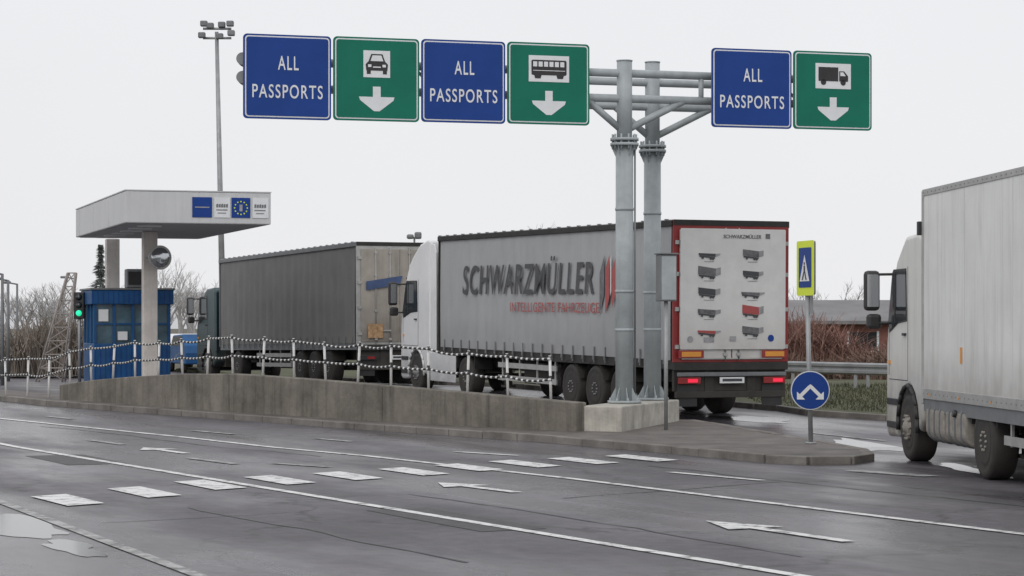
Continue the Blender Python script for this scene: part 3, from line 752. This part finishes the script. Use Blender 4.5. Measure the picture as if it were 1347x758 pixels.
box('dock_rail',T,-.085,-.062,-2.5,-.05,fl-.34,fl-.26,M['galv_d'],.01)

u=Vector((-.40,.9165)); ang=math.atan2(u.y,u.x)
T2=empty('grey_curtainsider_truck',(-4.37,65,gz(65)),ang)
T2.rotation_euler=(0,math.atan(.0115),ang)
trailer(T2,13.6,4.07,1.22,M['curt2'],M['galv_d'],lit=False)
doors(T2,4.07,1.22,M['doort'],M['alu'])
prism('door_badge',T2,[(.25,2.95),(1.35,3.12),(1.25,2.86),(.25,2.70)],(-.1,0,0),ay,az,.004,mat('faded_blue_print',(.06,.10,.22),.6,var=.3))
prism('door_label',T2,[(.3,1.35),(.75,1.35),(.75,1.75),(.3,1.75)],(-.1,0,0),ay,az,.004,mat('orange_label',(.45,.28,.15),.6,var=.5,scale=8))
tractor(T2,14.3,3.15,mat('tractor_dark_green',(.03,.065,.075),.4,var=.2,grime=.5),11.7,'low')

u=Vector((-.07,.9975)); ang=math.atan2(u.y,u.x)
LB=13.6
ro=Vector((5.94,33.3))-u*LB
T3=empty('refrigerated_truck',(ro.x,ro.y,0),ang)
trailer(T3,LB,3.97,.98,M['boxw'],M['alu'],curtain=False)
doors(T3,3.97,.98,M['doorw'],M['alu'])
tractor(T3,LB+.12,3.38,M['cabw'],LB-3.1,'low',wheelf=.88,rim='rimw')
for x0_,x1_ in ((LB-2.3,LB-1.25),(LB-1.15,LB-.15)):
    bm=bmesh.new(); addprism(bm,rrect(-.62,.0,.36,.94,.18,6),(x0_,0,0),(0,1,0),(0,0,1),x1_-x0_)
    fin('fuel_tank',bm,M['rimw'],T3,bevel=.03)
    for q in (.2,.5,.8):
        bm=bmesh.new(); xx=x0_+(x1_-x0_)*q; addprism(bm,rrect(-.635,.012,.345,.952,.18,6),(xx-.02,0,0),(0,1,0),(0,0,1),.04); fin('tank_strap',bm,M['galv_d'],T3)
cyl('fuel_cap',T3,(LB-1.8,-.02,.80),(LB-1.8,.04,.82),.05,M['black'])
box('side_placard',T3,LB-2.15,LB-2.05,.003,.008,1.5,1.72,M['orange'])

# ------------------------------------------------------------ booth + canopy
ang=math.atan2(.3,.954)
cn=empty('checkpoint_canopy',(-10.07,60,0),ang)
zb,zt=4.66,5.5
box('fascia_body',cn,0,3.85,0,10.8,zb,zt,M['canopy'],.03)
box('soffit',cn,.12,3.73,.12,10.68,zb-.012,zb-.004,M['canu'])
bm=bmesh.new()
bbox(bm,1.92,1.928,-.004,.0,zb+.02,zt-.02)
for k in (3,6,9): bbox(bm,-.004,0,k*1.1-.004,k*1.1+.004,zb+.02,zt-.02)
bbox(bm,-.012,3.862,-.012,10.8,zt+.001,zt+.03)
fin('cladding_joints',bm,M['canu'],cn)
bm=bmesh.new()
for k in range(6): bbox(bm,.5,1.1,1+k*1.7,1.3+k*1.7,zb-.05,zb-.014)
fin('soffit_lamps',bm,M['swhite'],cn)
R_=Matrix.Rotation(-ang,3,'Z')
for i,(x,y) in enumerate(((-10.32,65.6),(-12.35,71.2))):
    l=R_@Vector((x+10.07,y-60,0))
    box('post_%d'%(i+1),cn,l.x-.2,l.x+.2,l.y-.2,l.y+.2,.1,zb-.014,M['postw'],.02)
for x0_,x1_,mm in ((1.75,2.27,'sblue'),(2.33,2.75,'swhite'),(2.79,3.29,'sblue'),(3.35,3.78,'swhite')):
    box('fascia_sign',cn,x0_,x1_,-.02,-.006,zb+.17,zb+.70,M[mm])
bm=bmesh.new()
for k in range(12):
    t=k*math.pi/6; c=(3.04+.17*math.cos(t),zb+.43+.17*math.sin(t)); addprism(bm,[(c[0]+.022*math.cos(q*1.2566),c[1]+.022*math.sin(q*1.2566)) for q in range(5)],(0,-.026,0),(1,0,0),(0,0,1),.003)
fin('star_ring',bm,M['yel'],cn)
bm=bmesh.new(); addprism(bm,[(3.0,zb+.34),(3.08,zb+.34),(3.08,zb+.52),(3.0,zb+.52)],(0,-.026,0),(1,0,0),(0,0,1),.003)
addprism(bm,[(1.82,zb+.42),(2.2,zb+.42),(2.2,zb+.45),(1.82,zb+.45)],(0,-.026,0),(1,0,0),(0,0,1),.003); fin('sign_text_blocks',bm,M['lpr'],cn)
bm=bmesh.new()
for xx in (2.38,3.40):
    for k in range(5):
        addprism(bm,[(xx+k*.065,zb+.44),(xx+.05+k*.065,zb+.44),(xx+.05+k*.065,zb+.54-.01*(k%2)),(xx+k*.065,zb+.52)],(0,-.026,0),(1,0,0),(0,0,1),.003)
    addprism(bm,[(xx,zb+.36),(xx+.3,zb+.36),(xx+.3,zb+.385),(xx,zb+.385)],(0,-.026,0),(1,0,0),(0,0,1),.003)
    addprism(bm,[(xx+.04,zb+.28),(xx+.26,zb+.28),(xx+.26,zb+.30),(xx+.04,zb+.30)],(0,-.026,0),(1,0,0),(0,0,1),.003)
fin('sign_pictograms',bm,M['galv_d'],cn)
mi=empty('traffic_mirror',(-9.95,65.1,3.9),ang+.25)
bm=bmesh.new(); lathe(bm,[(0,.30),(-.03,.26),(-.05,.15),(-.06,.01)],(0,-.02,0),(0,1,0),28,0); fin('mirror_face',bm,M['silver'],mi)
bm=bmesh.new(); lathe(bm,[(-.03,.31),(-.03,.345),(.05,.33),(.06,.01)],(0,0,0),(0,1,0),28,0); fin('mirror_rim',bm,M['wpl'],mi)
cyl('arm',mi,(0,.05,0),(-.3,.3,0),.025,M['steel'])

bo=empty('passport_booth',(-12.25,67.5,.3),ang)
BW=2.25
box('lower_walls',bo,0,BW,0,2.4,-.12,1.15,M['bblue'],.02)
box('glazing',bo,.05,BW-.05,.05,2.35,1.15,2.3,M['glass_b'])
bm=bmesh.new()
for x in (0,.55,1.10,1.65,BW-.08):
    bbox(bm,x,x+.08,-.005,.075,1.152,2.298); bbox(bm,x,x+.08,2.325,2.405,1.152,2.298)
for y in (.75,1.55):
    bbox(bm,-.005,.075,y,y+.08,1.152,2.298); bbox(bm,BW-.075,BW+.005,y,y+.08,1.152,2.298)
for a,b in ((.082,.548),(.632,1.098),(1.182,1.648),(1.732,BW-.082)): bbox(bm,a,b,.0,.06,1.70,1.75)
fin('window_frames',bm,M['bblue'],bo)
box('roof_band',bo,-.08,BW+.08,-.08,2.48,2.30,2.72,M['bblue'],.02)
box('roof_cap',bo,-.12,BW+.12,-.12,2.52,2.722,2.78,M['galv_d'],.01)
bm=bmesh.new()
for k in range(15): bbox(bm,.03+k*.15,.05+k*.15,-.012,-.004,.05,1.1)
for k in range(16): bbox(bm,-.05+k*.15,-.03+k*.15,-.092,-.082,2.33,2.68)
fin('panel_ribs',bm,M['sblue'],bo)
box('air_conditioner',bo,1.0,1.5,.3,.8,2.79,3.35,M['galv_d'],.03)
box('air_conditioner_grille',bo,1.05,1.45,.288,.297,2.88,3.27,M['black'])
box('window_notice',bo,.14,.42,-.0,.045,1.8,2.15,M['swhite']); box('window_notice_2',bo,.70,.98,-.0,.045,1.25,1.5,M['swhite'])

# ------------------------------------------------------------ light mast & other poles
lm=empty('floodlight_mast',(-13.75,110,.05))
bm=bmesh.new(); tube(bm,(0,0,0),(-.35,0,15.9),.17,.09,n=14)
tube(bm,(-1.0,0,15.6),(.35,0,15.6),.06,n=8); tube(bm,(-1.0,0,16.05),(.35,0,16.05),.06,n=8)
fin('mast',bm,M['steel'],lm)
bm=bmesh.new()
for x,z in ((-1.05,15.75),(-.65,16.2),(-.2,15.7),(-.1,16.25),(.35,15.85),(-.95,16.3),(.3,16.3)):
    bbox(bm,x-.17,x+.17,-.22,.1,z-.15,z+.12)
fin('floodlights',bm,M['galv_d'],lm,bevel=.05)
fl2=empty('floodlight_mast',(-5.0,118,.05))
bm=bmesh.new(); tube(bm,(0,0,0),(0,0,6.4),.08,.05,n=10); fin('mast',bm,M['steel'],fl2)
bm=bmesh.new()
for x in (-.2,.2): bbox(bm,x-.19,x+.17,-.2,.1,6.3,6.6+x*.3)
fin('floodlights',bm,M['galv_d'],fl2,bevel=.08)
def lamp(X,Z,h):
    e=empty('street_lamp',(X,Z,gz(Z)))
    bm=bmesh.new(); tube(bm,(0,0,0),(0,0,h),.06,.04,n=8); tube(bm,(0,0,h-.02),(-.4,0,h+.05),.03,n=8); fin('pole',bm,M['galv_d'],e)
    bm=bmesh.new(); bbox(bm,-.6,-.25,-.1,.1,h,h+.1); fin('lamp_head',bm,M['galv_d'],e,bevel=.03)
lamp(-16.4,75,3.3); lamp(-18.9,88,3.5); lamp(-14.6,66,3.2); lamp(-18.6,98,3.9)
ts=empty('lane_signal',(-12.95,69,gz(69)))
bm=bmesh.new(); tube(bm,(0,0,0),(0,0,2.7),.05,n=10); fin('pole',bm,M['steel'],ts)
box('housing',ts,-.16,.16,-.12,.1,1.95,2.75,M['black'],.03)
bm=bmesh.new(); lathe(bm,[(0,.09),(-.01,.01)],(0,-.125,2.12),(0,1,0),18); fin('green_lens',bm,M['greenl'],ts)
bm=bmesh.new()
for z in (2.36,2.60): lathe(bm,[(0,.1),(-.01,.01)],(0,-.125,z),(0,1,0),18)
fin('dark_lenses',bm,M['glass'],ts)
la=empty('lattice_mast',(-14.55,74,gz(74)))
bm=bmesh.new()
b0=[(-.75,0),(.1,0),(.1,.5),(-.75,.5)]; t0=[(.25,.1),(.5,.1),(.5,.35),(.25,.35)]
hh=3.5
def lp(i,t): return Vector((b0[i][0]+(t0[i][0]-b0[i][0])*t,b0[i][1]+(t0[i][1]-b0[i][1])*t,hh*t))
for i in range(4): tube(bm,lp(i,0),lp(i,1),.03,n=6)
for k in range(8):
    for i in range(4):
        tube(bm,lp(i,k/8),lp((i+1)%4,(k+1)/8),.018,n=5); tube(bm,lp(i,(k+1)/8),lp((i+1)%4,(k+1)/8),.018,n=5)
fin('lattice',bm,mat('weathered_lattice',(.36,.33,.31),.8),la)

gr=empty('guardrail')
bm=bmesh.new()
gp=[(-1,70),(6,62.5),(9.2,59.5),(13,56.5),(20,52),(40,46)]
gprof=[(-.0,.0),(.05,.04),(.05,.10),(.0,.14),(.0,.17),(.05,.21),(.05,.27),(.0,.31)]
for a,b in zip(gp,gp[1:]):
    d=Vector((b[0]-a[0],b[1]-a[1],0)).normalized(); n=Vector((-d.y,d.x,0)); n=-n if n.y>0 else n
    for p,q in zip(gprof,gprof[1:]):
        vs=[]
        for c,pr in ((a,p),(b,p),(b,q),(a,q)):
            vs.append(bm.verts.new((c[0]+n.x*pr[0],c[1]+n.y*pr[0],min(gz(c[1]),.3)+.1+.35+pr[1])))
        bm.faces.new(vs)
    L=(Vector(b)-Vector(a)).length; k=0
    while k<L:
        x=a[0]+d.x*k; y=a[1]+d.y*k; bbox(bm,x-.04,x+.04,y+.02,y+.12,gz(y)+.05,gz(y)+.72); k+=2
fin('rail_and_posts',bm,M['steel'],gr)

bd=empty('brick_building',(25,100,.05),-.06)
box('walls',bd,-15,18,0,9,0,2.05,M['brick'])
prism('pitched_roof',bd,[(-.7,1.95),(9.7,1.95),(9.7,2.1),(4.5,3.05),(-.7,2.1)],(-15.6,0,0),(0,1,0),(0,0,1),34.2,M['roofg'])
bm=bmesh.new()
for k in range(10): bbox(bm,-13.5+k*3.2,-12.3+k*3.2,-.03,-.005,.8,1.6)
fin('windows',bm,M['glass'],bd)
bm=bmesh.new()
for k in range(10):
    bbox(bm,-13.6+k*3.2,-12.2+k*3.2,-.06,-.032,.7,.78); bbox(bm,-13.6+k*3.2,-13.5+k*3.2,-.06,-.032,.78,1.65); bbox(bm,-12.3+k*3.2,-12.2+k*3.2,-.06,-.032,.78,1.65)
bbox(bm,-15,18,-.02,-.003,0,.35)
fin('window_surrounds',bm,M['swhite'],bd)

# ------------------------------------------------------------ vegetation
def branch(bm,p,d,L,r,depth,rng,n=5,split=3,up=.15):
    q=p+d*L*.5; dd=(d+Vector((rng.uniform(-.15,.15),rng.uniform(-.15,.15),rng.uniform(0,.1)))).normalized(); e=q+dd*L*.5
    tube(bm,p,q,r,r*.85,n=n,caps=False); tube(bm,q,e,r*.85,r*.65,n=n,caps=False)
    if depth==0: return
    for k in range(split):
        a=rng.uniform(0,6.28); s=rng.uniform(.35,.75)
        side=Vector((math.cos(a),math.sin(a),rng.uniform(-.1,.5)))
        nd=(dd*(1-s*.5)+side*s+Vector((0,0,up))).normalized()
        st=p+(e-p)*rng.uniform(.55,1.0)
        branch(bm,st,nd,L*rng.uniform(.55,.8),r*.55,depth-1,rng,max(3,n-1),split,up)
def bare_tree(name,x,y,h,seed,m,depth=5,z=.05,bm=None,ox=0,oy=0,r=None,split=3):
    rng=random.Random(seed); own=bm is None
    if own: bm=bmesh.new()
    branch(bm,Vector((ox,oy,0)),Vector((0,0,1)),h*.36,(r or h*.02),depth,rng,6,split)
    if own: return fin(name,bm,m,loc=(x,y,z))
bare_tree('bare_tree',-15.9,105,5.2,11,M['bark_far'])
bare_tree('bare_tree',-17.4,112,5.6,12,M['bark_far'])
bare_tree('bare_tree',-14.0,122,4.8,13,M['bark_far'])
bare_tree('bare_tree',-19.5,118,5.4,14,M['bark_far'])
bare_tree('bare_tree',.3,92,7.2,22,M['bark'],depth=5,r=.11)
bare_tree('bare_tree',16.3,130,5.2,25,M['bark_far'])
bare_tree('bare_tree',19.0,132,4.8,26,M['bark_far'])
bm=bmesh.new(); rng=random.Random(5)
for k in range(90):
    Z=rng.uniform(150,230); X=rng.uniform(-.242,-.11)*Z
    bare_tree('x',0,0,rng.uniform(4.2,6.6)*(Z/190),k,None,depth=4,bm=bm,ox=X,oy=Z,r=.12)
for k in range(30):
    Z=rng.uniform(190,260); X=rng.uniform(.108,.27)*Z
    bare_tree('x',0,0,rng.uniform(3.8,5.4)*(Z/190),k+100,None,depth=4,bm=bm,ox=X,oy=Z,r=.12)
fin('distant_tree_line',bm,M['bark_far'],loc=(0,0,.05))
def twigmass(name,pts,n,h,m,seed,w=.03,spread=.5):
    rng=random.Random(seed); bm=bmesh.new()
    for i in range(n):
        k=rng.randrange(len(pts)-1); t=rng.random()
        x=pts[k][0]+(pts[k+1][0]-pts[k][0])*t+rng.gauss(0,.9); y=pts[k][1]+(pts[k+1][1]-pts[k][1])*t+rng.gauss(0,.9)
        hh=h*(.55+.3*math.sin(x*.9+seed)+.3*rng.random())
        p=Vector((x,y,0)); q=p+Vector((rng.gauss(0,spread)*.4,rng.gauss(0,spread)*.4,hh*.5)); e=q+Vector((rng.gauss(0,spread),rng.gauss(0,spread),hh*.5*rng.random()))
        for a,b in ((p,q),(q,e)):
            s=Vector((rng.uniform(-1,1),rng.uniform(-.4,.4),0)).normalized()*w
            bm.faces.new([bm.verts.new(a-s),bm.verts.new(a+s),bm.verts.new(b+s*.4),bm.verts.new(b-s*.4)])
    return fin(name,bm,m,loc=(0,0,.12))
twigmass('shrub_hedge',[(3,76),(10,74),(17,71),(30,68)],11000,1.6,M['shrub'],2,.016)
twigmass('shrub_hedge',[(7,84),(13,82),(19,81),(30,78)],8000,2.3,M['shrub2'],5,.016,.6)
twigmass('dry_reeds',[(-30,88),(-22,84),(-15,86)],10000,2.1,M['reed'],4,.022,.35)
rng=random.Random(9); bm=bmesh.new()
tube(bm,(0,0,0),(0,0,5.3),.1,.02,n=6)
for i in range(1100):
    t=rng.random()**.8; z=.8+4.5*t; lay=.6+.4*math.sin(z*9); R=(1-t)*1.3*rng.uniform(.2,1)*lay+.03; a=rng.random()*6.28
    p=Vector((R*math.cos(a),R*math.sin(a),z-R*.3)); s=Vector((math.cos(a),math.sin(a),-.35))*.15; w=Vector((rng.uniform(-1,1),rng.uniform(-1,1),rng.uniform(-1,1)))*.045
    bm.faces.new([bm.verts.new(p-s-w),bm.verts.new(p+s),bm.verts.new(p-s+w)])
fin('conifer_tree',bm,M['conif'],loc=(-17.5,98,.05))
rng=random.Random(31); bm=bmesh.new()
for i in range(14000):
    x=rng.uniform(5.5,16); y=rng.uniform(43,62)
    lim = 50-(x-5.9)*1.9 if x<7.6 else (46.6-(x-7.6)*.8 if x<10 else 44.6-(x-10)*.52)
    if y<lim+.3: continue
    h=rng.uniform(.03,.12); a=rng.random()*6.28; s=Vector((math.cos(a),math.sin(a),0))*.012
    p=Vector((x,y,gz(y)+.1))
    bm.faces.new([bm.verts.new(p-s),bm.verts.new(p+s),bm.verts.new(p+Vector((rng.gauss(0,.03),rng.gauss(0,.03),h)))])
fin('grass_tufts',bm,M['grass'])
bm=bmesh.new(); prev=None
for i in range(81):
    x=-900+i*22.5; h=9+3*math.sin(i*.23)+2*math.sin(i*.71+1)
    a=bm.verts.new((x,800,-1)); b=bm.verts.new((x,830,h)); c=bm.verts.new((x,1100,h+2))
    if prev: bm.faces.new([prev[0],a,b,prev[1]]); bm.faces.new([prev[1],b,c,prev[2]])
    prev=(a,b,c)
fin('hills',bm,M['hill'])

def car(name,x,y,rz,m):
    e=empty(name,(x,y,.05),rz)
    prof=[(-2.2,.35),(2.2,.35),(2.25,.75),(2.05,.95),(1.1,1.05),(.5,1.5),(-1.4,1.55),(-2.1,1.1),(-2.25,.8)]
    prism('body',e,prof,(0,.85,0),(1,0,0),(0,0,1),1.7,m,bevel=.06,seg=3)
    prism('side_glass',e,[(-1.7,1.08),(.95,1.08),(.45,1.44),(-1.35,1.48)],(0,.856,0),(1,0,0),(0,0,1),1.712,M['glass'])
    prism('screen',e,[(-.7,0),(.7,0),(.6,.5),(-.6,.5)],(1.08,0,1.07),(0,1,0),(-.78,0,.62),.01,M['glass'])
    for xx in (-1.4,1.4):
        for yy,s in ((.86,1),(-.86,-1)):
            bm=bmesh.new(); lathe(bm,[(0,.2),(0,.3),(-.03*s,.33),(-.2*s,.33),(-.2*s,.1)],(xx,yy,.33),(0,1,0),20,0); lathe(bm,[(.006*s,.2),(.0,.02)],(xx,yy,.33),(0,1,0),16,1); fin('wheel',bm,[M['tyre'],M['rim']],e)
car('parked_car',-14.2,98,1.9,M['white'])
car('parked_car',-12.9,94,1.9,M['bblue'])

# ------------------------------------------------------------ world, sun, camera
w=bpy.data.worlds.new('World'); S.world=w; w.use_nodes=True
nt=w.node_tree; N=nt.nodes; L=nt.links; bg=N['Background']
sky=N.new('ShaderNodeTexSky'); sky.sky_type='NISHITA'; sky.sun_disc=False
sky.sun_elevation=math.radians(38); sky.sun_rotation=math.radians(200); sky.air_density=1.0; sky.dust_density=4
sc=N.new('ShaderNodeVectorMath'); sc.operation='SCALE'; sc.inputs['Scale'].default_value=.09
L.new(sky.outputs[0],sc.inputs[0])
tc=N.new('ShaderNodeTexCoord'); no=N.new('ShaderNodeTexNoise'); no.inputs['Scale'].default_value=2.2; no.inputs['Detail'].default_value=4
L.new(tc.outputs['Generated'],no.inputs['Vector'])
cr=N.new('ShaderNodeValToRGB'); cr.color_ramp.elements[0].position=.3; cr.color_ramp.elements[0].color=(.86,.865,.885,1); cr.color_ramp.elements[1].position=.7; cr.color_ramp.elements[1].color=(.94,.94,.96,1)
L.new(no.outputs['Fac'],cr.inputs[0])
mx=N.new('ShaderNodeMix'); mx.data_type='RGBA'; mx.inputs[0].default_value=.94
L.new(sc.outputs[0],mx.inputs[6]); L.new(cr.outputs[0],mx.inputs[7]); L.new(mx.outputs[2],bg.inputs['Color']); bg.inputs['Strength'].default_value=1.0
sd=bpy.data.lights.new('sun','SUN'); sd.energy=.6; sd.angle=math.radians(25); sd.color=(1,.97,.93)
so=bpy.data.objects.new('sun',sd); link(so)
az_=math.radians(200); el=math.radians(38)
dirv=Vector((math.sin(az_)*math.cos(el),math.cos(az_)*math.cos(el),math.sin(el)))
so.rotation_euler=dirv.to_track_quat('Z','Y').to_euler()
cd=bpy.data.cameras.new('camera'); cd.sensor_width=36; cd.lens=81; cd.shift_y=.0342; cd.clip_end=4000; cd.clip_start=.5
co=bpy.data.objects.new('camera',cd); link(co); co.location=(0,0,2.05); co.rotation_euler=(math.radians(90),0,0)
S.camera=co
